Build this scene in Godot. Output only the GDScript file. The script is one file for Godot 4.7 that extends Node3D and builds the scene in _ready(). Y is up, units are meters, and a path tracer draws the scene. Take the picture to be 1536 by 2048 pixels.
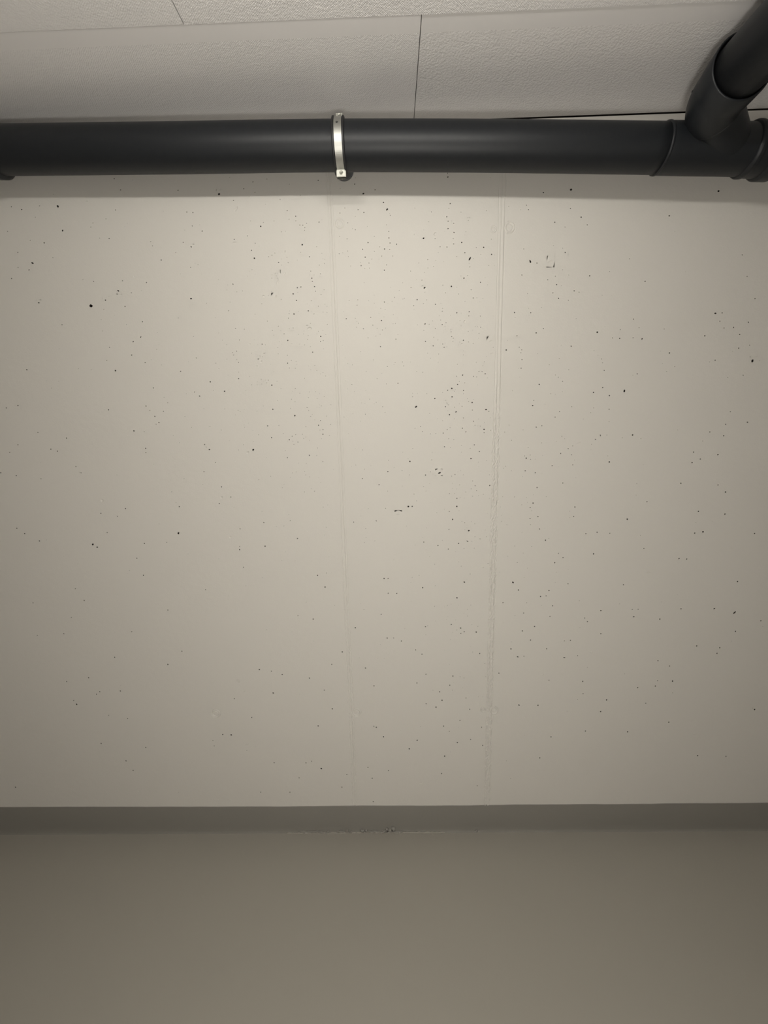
extends Node3D
# A basement wall of painted concrete with a dark drain pipe under a panelled ceiling.
# x runs along the wall, y is up, z comes out of the wall into the room; metres. The wall's face is z = 0, the floor y = 0.

const ROOM_HALF := 2.6
const ROOM_DEPTH := 1.8  # unseen far wall set close, for the light it bounces back
const CEILING := 2.4
const CELL := 0.008
const LAMP := Vector3(-0.06, 2.366, 0.86)
const LAMP_LENGTH := 0.9
const LAMP_ENERGY := 0.48
const FILL_LAMP := Vector3(0.0, 1.10, 1.8)
const FILL_LAMP_ENERGY := 0.79  # added fill for the lower wall and the floor

var rng := RandomNumberGenerator.new()
var paint: StandardMaterial3D
var darkened_concrete: StandardMaterial3D
var floor_paint: StandardMaterial3D
var shaded_floor_paint: StandardMaterial3D
var panel_face: StandardMaterial3D
var panel_plain: StandardMaterial3D
var panel_coarse: StandardMaterial3D
var unseen_wall_paint: StandardMaterial3D
var gap_dark: StandardMaterial3D
var plastic: StandardMaterial3D
var zinc: StandardMaterial3D
var shaded_zinc: StandardMaterial3D
var plate_grey: StandardMaterial3D
var zinc_bright: StandardMaterial3D
var rubber: StandardMaterial3D
var white_metal: StandardMaterial3D

var taken := PackedByteArray()
var columns := 0
var rows := 0
var skin: SurfaceTool
var pit: SurfaceTool


# ---------------------------------------------------------------- helpers

func mat(color: Color, rough: float, metal := 0.0, spec := 0.5) -> StandardMaterial3D:
	var m := StandardMaterial3D.new()
	m.albedo_color = color
	m.roughness = rough
	m.metallic = metal
	m.metallic_specular = spec
	return m


func begin(smooth := false) -> SurfaceTool:
	var st := SurfaceTool.new()
	st.begin(Mesh.PRIMITIVE_TRIANGLES)
	st.set_smooth_group(0 if smooth else -1)
	return st


# corners go counter-clockwise as seen from outside; Godot wants them clockwise
func tri(st: SurfaceTool, a: Vector3, b: Vector3, c: Vector3) -> void:
	st.add_vertex(a)
	st.add_vertex(c)
	st.add_vertex(b)


func quad(st: SurfaceTool, a: Vector3, b: Vector3, c: Vector3, d: Vector3) -> void:
	tri(st, a, b, c)
	tri(st, a, c, d)


func build(called: String, st: SurfaceTool, m: Material, parent: Node = self, smooth := false) -> MeshInstance3D:
	if smooth:
		st.index()
	st.generate_normals()
	var o := MeshInstance3D.new()
	o.name = called
	o.mesh = st.commit()
	o.material_override = m
	o.cast_shadow = GeometryInstance3D.SHADOW_CASTING_SETTING_ON
	parent.add_child(o, true)
	return o


func structure(o: Node3D, label: String, category: String) -> void:
	o.set_meta("kind", "structure")
	o.set_meta("label", label)
	o.set_meta("category", category)


func thing(called: String, label: String, category: String, at := Vector3.ZERO) -> Node3D:
	var o := Node3D.new()
	o.name = called
	o.position = at
	o.set_meta("label", label)
	o.set_meta("category", category)
	add_child(o, true)
	return o


func add_box(st: SurfaceTool, lo: Vector3, hi: Vector3, c := 0.0) -> void:
	if c <= 0.0:
		var p := func(i: int) -> Vector3: return Vector3(hi.x if i & 1 else lo.x, hi.y if i & 2 else lo.y, hi.z if i & 4 else lo.z)
		for f in [[4, 5, 7, 6], [1, 0, 2, 3], [5, 1, 3, 7], [0, 4, 6, 2], [6, 7, 3, 2], [0, 1, 5, 4]]:
			quad(st, p.call(f[0]), p.call(f[1]), p.call(f[2]), p.call(f[3]))
		return
	# chamfered: every corner has one point on each of its three faces
	var mid := (lo + hi) * 0.5
	var half := (hi - lo) * 0.5
	var v := func(sx: int, sy: int, sz: int, axis: int) -> Vector3:
		var q := Vector3(half.x - c, half.y - c, half.z - c)
		q[axis] += c
		return mid + q * Vector3(sx, sy, sz)
	for axis in 3:
		var b := (axis + 1) % 3
		var d := (axis + 2) % 3
		for s in [-1, 1]:
			var ring := []
			for pair in [[-1, -1], [1, -1], [1, 1], [-1, 1]]:
				var g := [0, 0, 0]
				g[axis] = s
				g[b] = pair[0]
				g[d] = pair[1]
				ring.append(v.call(g[0], g[1], g[2], axis))
			if s < 0:
				ring.reverse()
			quad(st, ring[0], ring[1], ring[2], ring[3])
		for sb in [-1, 1]:
			for sd in [-1, 1]:
				var g1 := [0, 0, 0]
				var g2 := [0, 0, 0]
				g1[axis] = -1
				g2[axis] = 1
				g1[b] = sb
				g2[b] = sb
				g1[d] = sd
				g2[d] = sd
				var a1: Vector3 = v.call(g1[0], g1[1], g1[2], b)
				var a2: Vector3 = v.call(g2[0], g2[1], g2[2], b)
				var c1: Vector3 = v.call(g1[0], g1[1], g1[2], d)
				var c2: Vector3 = v.call(g2[0], g2[1], g2[2], d)
				if sb * sd > 0:
					quad(st, c1, c2, a2, a1)
				else:
					quad(st, a1, a2, c2, c1)
	for sx in [-1, 1]:
		for sy in [-1, 1]:
			for sz in [-1, 1]:
				if sx * sy * sz > 0:
					tri(st, v.call(sx, sy, sz, 0), v.call(sx, sy, sz, 1), v.call(sx, sy, sz, 2))
				else:
					tri(st, v.call(sx, sy, sz, 0), v.call(sx, sy, sz, 2), v.call(sx, sy, sz, 1))


# a tube along points, one radius each; the ends are closed
func add_tube(st: SurfaceTool, points: Array, radii: Array, sides := 64, closed := true) -> void:
	var n := points.size()
	var rings := []
	var side := Vector3.ZERO
	for i in n:
		var a: Vector3 = points[maxi(i - 1, 0)]
		var b: Vector3 = points[mini(i + 1, n - 1)]
		var along := (b - a).normalized()
		if side == Vector3.ZERO:
			side = along.cross(Vector3.UP if absf(along.y) < 0.9 else Vector3.RIGHT).normalized()
		else:
			side = (side - along * along.dot(side)).normalized()
		var up := along.cross(side)
		var ring := PackedVector3Array()
		for k in sides:
			var t := TAU * k / sides
			ring.append(points[i] + (side * cos(t) + up * sin(t)) * float(radii[i]))
		rings.append(ring)
	for i in n - 1:
		for k in sides:
			var l := (k + 1) % sides
			quad(st, rings[i][k], rings[i][l], rings[i + 1][l], rings[i + 1][k])
	if closed:
		for k in sides:
			var l := (k + 1) % sides
			tri(st, points[0], rings[0][l], rings[0][k])
			tri(st, points[n - 1], rings[n - 1][k], rings[n - 1][l])


# a profile of [distance along the axis, radius] turned round an axis
func add_lathe(st: SurfaceTool, base: Vector3, axis: Vector3, profile: Array, sides := 64, closed := true) -> void:
	var points := []
	var radii := []
	for p in profile:
		points.append(base + axis * float(p[0]))
		radii.append(p[1])
	var side := axis.cross(Vector3.UP if absf(axis.y) < 0.9 else Vector3.RIGHT).normalized()
	var up := axis.cross(side)
	var n := points.size()
	for i in n - 1:
		for k in sides:
			var t := TAU * k / sides
			var u := TAU * (k + 1) / sides
			var d1 := side * cos(t) + up * sin(t)
			var d2 := side * cos(u) + up * sin(u)
			var a: Vector3 = points[i] + d1 * float(radii[i])
			var b: Vector3 = points[i] + d2 * float(radii[i])
			var c: Vector3 = points[i + 1] + d2 * float(radii[i + 1])
			var d: Vector3 = points[i + 1] + d1 * float(radii[i + 1])
			if float(radii[i]) > 0.0:
				tri(st, a, b, c)
			if float(radii[i + 1]) > 0.0:
				tri(st, a, c, d)
	if closed:
		for k in sides:
			var t := TAU * k / sides
			var u := TAU * (k + 1) / sides
			var d1 := side * cos(t) + up * sin(t)
			var d2 := side * cos(u) + up * sin(u)
			if float(radii[0]) > 0.0:
				tri(st, points[0], points[0] + d2 * float(radii[0]), points[0] + d1 * float(radii[0]))
			if float(radii[n - 1]) > 0.0:
				tri(st, points[n - 1], points[n - 1] + d1 * float(radii[n - 1]), points[n - 1] + d2 * float(radii[n - 1]))


# a seamless height map from layers of noise; each layer is [frequency per tile, share]
func relief(side: int, layers: Array, start: int) -> ImageTexture:
	var img := Image.create(side, side, false, Image.FORMAT_L8)
	var maps := []
	for layer in layers:
		var n := FastNoiseLite.new()
		n.seed = start + maps.size() * 17
		n.noise_type = FastNoiseLite.TYPE_SIMPLEX_SMOOTH
		n.fractal_type = FastNoiseLite.FRACTAL_NONE
		n.frequency = float(layer[0]) / side
		maps.append(n.get_seamless_image(side, side))
	for y in side:
		for x in side:
			var h := 0.0
			for i in layers.size():
				h += (maps[i].get_pixel(x, y).r - 0.5) * float(layers[i][1])
			h = clampf(0.5 + h, 0.0, 1.0)
			img.set_pixel(x, y, Color(h, h, h))
	return ImageTexture.create_from_image(img)


# the embossed weave of the ceiling panels
func weave(side: int, threads: int) -> ImageTexture:
	var img := Image.create(side, side, false, Image.FORMAT_L8)
	var n := FastNoiseLite.new()
	n.seed = 5
	n.frequency = 14.0 / side
	n.fractal_type = FastNoiseLite.FRACTAL_NONE
	var soft := n.get_seamless_image(side, side)
	n.seed = 9
	n.frequency = 45.0 / side
	var fine := n.get_seamless_image(side, side)
	for y in side:
		for x in side:
			var w := (soft.get_pixel(x, y).r - 0.5) * 2.2
			var a := TAU * threads * x / side + w
			var b := TAU * threads * y / side - w
			var h := 0.5 + 0.22 * sin(a) * sin(b) + 0.5 * (fine.get_pixel(x, y).r - 0.5) + 0.2 * (soft.get_pixel(x, y).r - 0.5)
			img.set_pixel(x, y, Color(h, h, h))
	return ImageTexture.create_from_image(img)


func bumpy(m: StandardMaterial3D, height: Texture2D, centimetres: float, tiles_per_metre: float) -> void:
	m.heightmap_enabled = true
	m.heightmap_texture = height
	m.heightmap_scale = centimetres
	m.uv1_triplanar = true
	m.uv1_world_triplanar = true
	m.uv1_scale = Vector3.ONE * tiles_per_metre


func make_materials() -> void:
	paint = mat(Color(0.790, 0.777, 0.752), 0.62, 0.0, 0.4)
	bumpy(paint, relief(1024, [[7, 0.5], [24, 0.35], [90, 0.2]], 3), 0.05, 1.6)
	unseen_wall_paint = mat(Color(0.71, 0.70, 0.68), 0.65, 0.0, 0.4)  # for the unseen walls, toned down to cut their bounced light
	darkened_concrete = mat(Color(0.19, 0.178, 0.16), 0.95, 0.0, 0.2)  # air hole insides: concrete tone darkened to deepen the shade in them
	floor_paint = mat(Color(0.570, 0.553, 0.520), 0.55, 0.0, 0.4)
	bumpy(floor_paint, relief(512, [[6, 0.6], [40, 0.2]], 31), 0.03, 1.1)
	shaded_floor_paint = mat(Color(0.490, 0.478, 0.455), 0.5, 0.0, 0.4)  # the floor paint in a darker tone, standing in for its shade
	panel_face = mat(Color(0.85, 0.84, 0.835), 0.9, 0.0, 0.3)
	bumpy(panel_face, weave(1024, 64), 0.10, 3.1)
	panel_coarse = mat(panel_face.albedo_color, 0.9, 0.0, 0.3)
	bumpy(panel_coarse, relief(1024, [[60, 0.55], [130, 0.45], [16, 0.3]], 55), 0.085, 2.0)
	panel_plain = mat(Color(0.85, 0.84, 0.835), 0.85, 0.0, 0.3)
	gap_dark = mat(Color(0.22, 0.19, 0.17), 0.95)
	plastic = mat(Color(0.098, 0.107, 0.120), 0.45, 0.0, 0.42)
	bumpy(plastic, relief(512, [[30, 0.3], [120, 0.25]], 71), 0.02, 2.5)
	zinc = mat(Color(0.74, 0.74, 0.72), 0.46, 1.0)
	shaded_zinc = mat(Color(0.42, 0.42, 0.40), 0.5, 1.0)  # darker copy of the zinc, for shade on rear ears and screw slots
	zinc_bright = mat(Color(0.74, 0.74, 0.71), 0.48, 1.0)
	plate_grey = mat(Color(0.33, 0.335, 0.34), 0.6)
	rubber = mat(Color(0.10, 0.10, 0.11), 0.5)
	white_metal = mat(Color(0.85, 0.85, 0.84), 0.5)


# ---------------------------------------------------------------- the concrete wall and the voids in it

func start_wall() -> void:
	columns = int(round(2.0 * ROOM_HALF / CELL))
	rows = int(round(CEILING / CELL))
	taken.resize(columns * rows)
	skin = begin()
	pit = begin()


# opens the wall's face round one void and lines it; sizes in metres, turned by a degrees
func hole(x: float, y: float, long: float, wide: float, a: float, deep: bool) -> bool:
	var reach := maxf(long, wide) * 0.5 * 1.12 + 0.0003
	var i0 := int(floor((x - reach + ROOM_HALF) / CELL))
	var i1 := int(floor((x + reach + ROOM_HALF) / CELL))
	var j0 := int(floor((y - reach) / CELL))
	var j1 := int(floor((y + reach) / CELL))
	if i0 < 0 or j0 < 0 or i1 >= columns or j1 >= rows:
		return false
	for j in range(j0, j1 + 1):
		for i in range(i0, i1 + 1):
			if taken[j * columns + i]:
				return false
	for j in range(j0, j1 + 1):
		for i in range(i0, i1 + 1):
			taken[j * columns + i] = 1
	var x0 := i0 * CELL - ROOM_HALF
	var x1 := (i1 + 1) * CELL - ROOM_HALF
	var y0 := j0 * CELL
	var y1 := (j1 + 1) * CELL
	var n := 16
	var turn := deg_to_rad(a)
	var rim := PackedVector2Array()
	for k in n:
		var t := TAU * k / n
		var r := 0.5 * rng.randf_range(0.82, 1.1)
		rim.append(Vector2(cos(t) * long * r, sin(t) * wide * r).rotated(turn))
	# order the rim by its angle round the centre, then join it to the edge of the cleared rectangle
	var by_angle := Array(rim)
	by_angle.sort_custom(func(p, q): return p.angle() < q.angle())
	var outer := []
	for k in n:
		var dir: Vector2 = by_angle[k].normalized()
		var tx := INF
		var ty := INF
		if absf(dir.x) > 1e-6:
			tx = ((x1 if dir.x > 0.0 else x0) - x) / dir.x
		if absf(dir.y) > 1e-6:
			ty = ((y1 if dir.y > 0.0 else y0) - y) / dir.y
		var s := minf(tx, ty)
		outer.append(Vector2(x, y) + dir * s)
	var corners := [Vector2(x1, y1), Vector2(x0, y1), Vector2(x0, y0), Vector2(x1, y0)]
	for k in n:
		var l := (k + 1) % n
		var p: Vector2 = by_angle[k] + Vector2(x, y)
		var q: Vector2 = by_angle[l] + Vector2(x, y)
		var op: Vector2 = outer[k]
		var oq: Vector2 = outer[l]
		flat(p, op, oq)
		flat(p, oq, q)
		for c in corners:  # a corner of the rectangle between two rays
			if absf(op.x - oq.x) > 1e-7 and absf(op.y - oq.y) > 1e-7 and (absf(c.x - op.x) < 1e-7 or absf(c.y - op.y) < 1e-7) and (absf(c.x - oq.x) < 1e-7 or absf(c.y - oq.y) < 1e-7):
				flat(op, c, oq)
	var depth := clampf(minf(long, wide) * 1.3, 0.0012, 0.010) if deep else clampf(minf(long, wide) * 0.22, 0.0006, 0.0022)
	var levels := [[0.0, 1.0], [-0.0004, 0.93]] if deep else [[0.0, 1.0], [-depth * 0.7, 0.8], [-depth, 0.45]]
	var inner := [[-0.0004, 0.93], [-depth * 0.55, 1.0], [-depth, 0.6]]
	line_with(skin, by_angle, levels, x, y, not deep)
	if deep:
		line_with(pit, by_angle, inner, x, y, true)
	return true


func flat(a: Vector2, b: Vector2, c: Vector2) -> void:
	if absf((b - a).cross(c - a)) < 1e-11:
		return
	tri(skin, Vector3(a.x, a.y, 0), Vector3(b.x, b.y, 0), Vector3(c.x, c.y, 0))


func line_with(st: SurfaceTool, rim: Array, levels: Array, x: float, y: float, bottom: bool) -> void:
	var n := rim.size()
	var at := func(k: int, level: Array) -> Vector3:
		var p: Vector2 = rim[k % n] * float(level[1])
		return Vector3(x + p.x, y + p.y, level[0])
	for i in levels.size() - 1:
		for k in n:
			quad(st, at.call(k, levels[i + 1]), at.call(k, levels[i]), at.call(k + 1, levels[i]), at.call(k + 1, levels[i + 1]))
	if bottom:
		var last: Array = levels[levels.size() - 1]
		for k in n:
			tri(st, Vector3(x, y, float(last[0]) * 1.08), at.call(k, last), at.call(k + 1, last))


# rows of five: x mm, y mm, length, width in tenths of a millimetre, turn in degrees
func add_holes(list: Array) -> void:
	for k in range(0, list.size(), 5):
		hole(list[k] * 0.001, list[k + 1] * 0.001, list[k + 2] * 0.0001, list[k + 3] * 0.0001, list[k + 4], true)


func add_dents(list: Array) -> void:
	for k in range(0, list.size(), 5):
		hole(list[k] * 0.001, list[k + 1] * 0.001, list[k + 2] * 0.0001, list[k + 3] * 0.0001, list[k + 4], false)


# pinholes too small to place one by one: scattered where the concrete is most porous
func add_pinholes() -> void:
	var clusters := [[-0.25, 1.95, 0.10, 0.18, 190], [-0.30, 1.62, 0.16, 0.16, 210], [0.02, 1.95, 0.13, 0.14, 120], [0.20, 1.92, 0.12, 0.20, 90], [0.24, 1.58, 0.08, 0.22, 120],
		[0.23, 1.02, 0.10, 0.25, 110], [0.45, 1.80, 0.14, 0.20, 70], [0.48, 1.30, 0.16, 0.22, 80], [-0.62, 1.90, 0.25, 0.25, 110], [-0.05, 1.45, 0.18, 0.3, 80], [0.0, 1.3, 0.75, 0.6, 260]]
	for c in clusters:
		for k in int(c[4]):
			var x := float(c[0]) + rng.randfn() * float(c[2])
			var y := float(c[1]) + rng.randfn() * float(c[3])
			if y < 0.16 or y > 2.3:
				continue
			var d := rng.randf_range(0.0011, 0.0021)
			hole(x, y, d * rng.randf_range(1.0, 1.4), d, rng.randf_range(0, 180), rng.randf() < 0.75)


func finish_wall() -> MeshInstance3D:
	for j in rows:
		var i := 0
		while i < columns:
			if taken[j * columns + i]:
				i += 1
				continue
			var k := i
			while k < columns and not taken[j * columns + k]:
				k += 1
			var x0 := i * CELL - ROOM_HALF
			var x1 := k * CELL - ROOM_HALF
			quad(skin, Vector3(x0, j * CELL, 0), Vector3(x1, j * CELL, 0), Vector3(x1, (j + 1) * CELL, 0), Vector3(x0, (j + 1) * CELL, 0))
			i = k
	# the body of the wall behind its face
	var b := Vector3(-ROOM_HALF - 0.2, -0.15, -0.22)
	var e := Vector3(ROOM_HALF + 0.2, CEILING + 0.2, -0.02)
	add_box(skin, b, e)
	var wall := build("wall_back", skin, paint)
	structure(wall, "pale beige painted concrete wall with small air holes, behind the drain pipe", "wall")
	var o := build("air_hole", pit, darkened_concrete, wall)
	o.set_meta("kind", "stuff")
	o.set_meta("label", "concrete insides of the air holes, coloured dark to deepen their shade")
	return wall


# keeps a strip of the wall's face open for the relief of a formwork joint
func open_channel(x0: float, x1: float, y0: float, y1: float) -> void:
	for j in range(int(round(y0 / CELL)), int(round(y1 / CELL))):
		for i in range(int(round((x0 + ROOM_HALF) / CELL)), int(round((x1 + ROOM_HALF) / CELL))):
			taken[j * columns + i] = 1


# the scar left by a joint in the formwork, filling an open channel; marks are [offset from the axis, height (below zero a groove), half width]
func seam(wall: Node3D, x0: float, x1: float, y0: float, y1: float, axis_foot: float, axis_top: float, marks: Array, rough_from: float, rough: float) -> void:
	var st := begin(true)
	var n := 64
	var step := 0.003
	var m := int((y1 - y0) / step)
	var noise := FastNoiseLite.new()
	noise.seed = int(absf(x0) * 1000.0) + 40
	noise.frequency = 170.0
	noise.fractal_type = FastNoiseLite.FRACTAL_NONE
	var slow := FastNoiseLite.new()
	slow.seed = 12
	slow.frequency = 2.2
	slow.fractal_type = FastNoiseLite.FRACTAL_NONE
	var grid := []
	for j in m + 1:
		var y := y0 + (y1 - y0) * j / m
		var axis := lerpf(axis_foot, axis_top, float(j) / m) + 0.0009 * slow.get_noise_2d(x0 * 9.0, y)
		var line := PackedVector3Array()
		for i in n + 1:
			var x := x0 + (x1 - x0) * i / n
			var u := x - axis
			var h := 0.0
			if i > 0 and i < n and j > 0 and j < m:
				var near := 0.0
				for r in marks:
					var s := absf(u - float(r[0]) - 0.0007 * slow.get_noise_2d(float(r[0]) * 900.0, y * 3.0)) / float(r[2])
					h += float(r[1]) * (0.75 + 0.6 * slow.get_noise_2d(float(r[0]) * 4000.0, y * 2.0)) * maxf(0.0, 1.0 - s * s)
					near = maxf(near, clampf(1.6 - s * 0.5, 0.0, 1.0))
				if y < rough_from:
					h += rough * near * noise.get_noise_2d(u, y) * clampf((rough_from - y) * 3.0, 0.0, 1.0)
			line.append(Vector3(x, y, h + ring_height(x, y)))
		grid.append(line)
	for j in m:
		for i in n:
			quad(st, grid[j][i], grid[j][i + 1], grid[j + 1][i + 1], grid[j + 1][i])
	build("formwork_seam", st, paint, wall, true)


# the rings that filled formwork ties leave in the face: x, y, radius, depth of the grooves
const PLUGS := [[-0.146, 0.518, 0.0165, 0.0013], [0.3575, 0.520, 0.0170, 0.0015], [0.318, 0.523, 0.0095, 0.0019], [-0.668, 0.520, 0.0165, 0.0012],
	[0.3665, 2.121, 0.0165, 0.0010], [-0.141, 2.146, 0.014, 0.0006], [0.319, 2.118, 0.010, 0.0006], [-0.574, 0.651, 0.0062, 0.0014]]


func ring_height(x: float, y: float) -> float:
	var h := 0.0
	for p in PLUGS:
		var d := Vector2(x - float(p[0]), y - float(p[1])).length() / float(p[2])
		if d > 1.2:
			continue
		var a := absf(d - 0.98) / 0.09
		var b := absf(d - 0.80) / 0.12
		var c := absf(d - 0.55) / 0.09
		h += 1.8 * float(p[3]) * (-maxf(0.0, 1.0 - a * a) + 0.5 * maxf(0.0, 1.0 - b * b) - 0.7 * maxf(0.0, 1.0 - c * c))
	return h


# clears the cells round a plug that nothing else has taken and fills them with its relief
func plug_patch(p: Array) -> SurfaceTool:
	var st := begin(true)
	var reach := float(p[2]) * 1.12
	var fine := 10
	for j in range(int(floor((float(p[1]) - reach) / CELL)), int(floor((float(p[1]) + reach) / CELL)) + 1):
		for i in range(int(floor((float(p[0]) - reach + ROOM_HALF) / CELL)), int(floor((float(p[0]) + reach + ROOM_HALF) / CELL)) + 1):
			if taken[j * columns + i]:
				continue
			taken[j * columns + i] = 1
			for b in fine:
				for a in fine:
					var q := []
					for e in [[0, 0], [1, 0], [1, 1], [0, 1]]:
						var x := (i * fine + a + int(e[0])) * CELL / fine - ROOM_HALF
						var y := (j * fine + b + int(e[1])) * CELL / fine
						q.append(Vector3(x, y, ring_height(x, y)))
					quad(st, q[0], q[1], q[2], q[3])
	return st


func list_voids() -> void:
	add_dents([-449, 2194, 191, 66, 48, -779, 2017, 65, 37, -64, -438, 1812, 63, 40, -1, 144, 2110, 101, 69, 57, 236, 1861, 96, 72, 69, -247, 1853, 136, 98, 17, -406, 1759, 96, 60, 27, -310, 2074, 84, 50, 75, -337, 1990, 155, 60, 65, -315, 2012, 120, 39, 40, -384, 1950, 93, 77, -2, -346, 1948, 126, 51, 75, 317, 1802, 111, 30, 23, -306, 1809, 53, 40, -1, 323, 1780, 91, 25, 23, 320, 1765, 91, 26, 23, 308, 2121, 99, 90, -2, 491, 2025, 190, 39, 27, 501, 2028, 113, 29, 33, -472, 1475, 113, 75, 28, -572, 1327, 101, 79, -1, -555, 1190, 92, 82, -1, -976, 991, 126, 39, -23, -979, 1325, 114, 115, -1, 19, 1258, 112, 34, -1, -148, 1310, 78, 113, -1, -150, 1293, 78, 113, -1, -67, 1525, 76, 32, -1, 4, 1118, 114, 29, 20, 113, 1334, 66, 45, -1, 73, 1325, 67, 67, -1, 805, 1306, 65, 56, -1, 494, 1386, 54, 27, -1, 871, 1039, 169, 48, -1, 608, 1483, 156, 33, 19, -879, 349, 163, 48, 26, -563, 390, 157, 41, 21, -533, 379, 92, 34, 21, -694, 149, 104, 30, 0, -645, 149, 91, 30, 0, -1001, 191, 52, 105, 0, -41, 731, 60, 52, -1, -131, 450, 99, 42, -1, 13, 440, 74, 49, -1, 89, 215, 115, 43, 17, -75, 339, 63, 50, -1, 351, 457, 147, 28, -1, 353, 374, 148, 28, -1, 176, 762, 59, 51, -1, -13, 499, 86, 34, -1, 1093, 415, 87, 41, -12, 696, 747, 106, 64, -1, 597, 664, 178, 33, -1, 529, 661, 83, 46, 10, 473, 490, 85, 55, -1, 925, 532, 96, 34, -1, 624, 514, 85, 54, -1])
	add_holes([-985, 2218, 79, 62, -64, -1096, 2213, 41, 32, -2, -981, 2152, 60, 42, 50, -1089, 2065, 88, 45, -21, -926, 1938, 115, 98, -2, -610, 1950, 73, 39, -2, -876, 1743, 48, 46, -1, -1162, 1753, 51, 38, -21, -1043, 2120, 41, 37, -2, -690, 2062, 36, 33, -2, -594, 2096, 46, 31, -62, -770, 1887, 37, 34, -2, -1103, 2046, 53, 28, 37, -1162, 2023, 37, 27, -48, -1023, 2078, 36, 21, -65, -1150, 2155, 26, 23, -2, -1085, 2128, 26, 23, -2, -1136, 2054, 26, 24, -2, -907, 2008, 31, 29, -2, -817, 2007, 31, 29, -2, -834, 1979, 67, 42, -42, -794, 1972, 39, 21, 82, -878, 1953, 42, 39, -2, -819, 1933, 37, 34, -2, -1026, 1885, 37, 35, -2, -1089, 1951, 62, 30, -11, -807, 1829, 53, 30, 53, -781, 1842, 53, 30, 53, -817, 1789, 37, 35, -1, -885, 1814, 32, 30, -1, -899, 1775, 27, 25, -1, -777, 1765, 43, 25, -1, -760, 1687, 38, 36, -1, -666, 1736, 32, 31, -1, -613, 1658, 52, 33, -32, -628, 1671, 32, 31, -1, -531, 1671, 54, 36, -1, -574, 1701, 43, 41, -1, -482, 1709, 43, 26, -1, -476, 1988, 44, 25, -41, -411, 2081, 30, 28, -2, -404, 2059, 46, 42, -2, -461, 2113, 30, 28, -2, -556, 2138, 39, 24, 53, -585, 2153, 25, 23, -2, -617, 2109, 30, 28, -2, -597, 2191, 30, 27, -2, -579, 2189, 30, 27, -2, -716, 2114, 25, 23, -2, -712, 2102, 25, 23, -2, -812, 2203, 30, 27, -2, -844, 2180, 25, 23, -2, -885, 2170, 25, 23, -2, -893, 2159, 25, 23, -2, -643, 2082, 26, 23, -2, -602, 2039, 26, 23, -2, -496, 1912, 26, 24, -2, -481, 1792, 26, 25, -1, -612, 1775, 27, 25, -1, -454, 2218, 30, 27, -2])
	add_holes([-492, 1781, 26, 25, -1, -478, 1758, 27, 25, -1, -743, 2000, 36, 33, -2, -842, 2126, 31, 28, -2, -420, 2121, 25, 23, -2, -1126, 2221, 30, 27, -2, -1040, 2221, 25, 23, -2, -1058, 2191, 25, 23, -2, -1129, 2096, 31, 28, -2, -8, 2199, 39, 35, -2, 2, 2180, 75, 43, 40, -84, 2182, 30, 27, -2, -67, 2174, 30, 27, -2, -271, 2170, 30, 27, -2, -202, 2152, 37, 25, 65, -378, 2146, 45, 41, -2, -251, 2145, 25, 23, -2, 189, 2190, 34, 31, -2, 179, 2155, 35, 31, -2, 183, 2143, 30, 27, -2, 183, 2123, 35, 32, -2, 201, 2112, 48, 23, -43, 110, 2099, 57, 43, 36, 224, 2084, 40, 36, -2, 200, 2081, 30, 27, -2, 180, 2073, 30, 27, -2, 290, 2069, 45, 41, -2, 249, 2039, 111, 45, 58, 314, 2049, 41, 35, 58, 234, 2056, 30, 28, -2, 232, 1985, 47, 35, 58, 112, 1961, 69, 44, 32, 194, 1963, 52, 40, 58, 198, 1969, 25, 24, -2, 29, 2085, 37, 25, 67, 6, 2103, 35, 32, -2, -57, 2092, 35, 32, -2, 9, 2089, 30, 27, -2, -8, 2073, 45, 28, -2, -74, 2074, 37, 25, 88, -67, 2052, 35, 32, -2, -10, 2014, 37, 25, 78, -80, 2029, 30, 28, -2, -232, 1998, 36, 33, -2, -225, 1974, 36, 33, -2, -231, 1989, 26, 24, -2, -292, 1955, 41, 38, -2, -292, 1961, 36, 33, -2, -278, 1972, 36, 33, -2, -267, 1974, 36, 33, -2, -283, 1936, 36, 34, -2, -248, 1905, 36, 34, -2, -293, 1897, 42, 39, -2, -12, 1924, 31, 29, -2, -6, 1919, 41, 38, -2, 89, 1928, 36, 33, -2, 145, 1913, 31, 29, -2, -22, 1871, 36, 34, -2, -131, 1879, 31, 29, -2, 113, 1857, 49, 31, 68])
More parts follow.
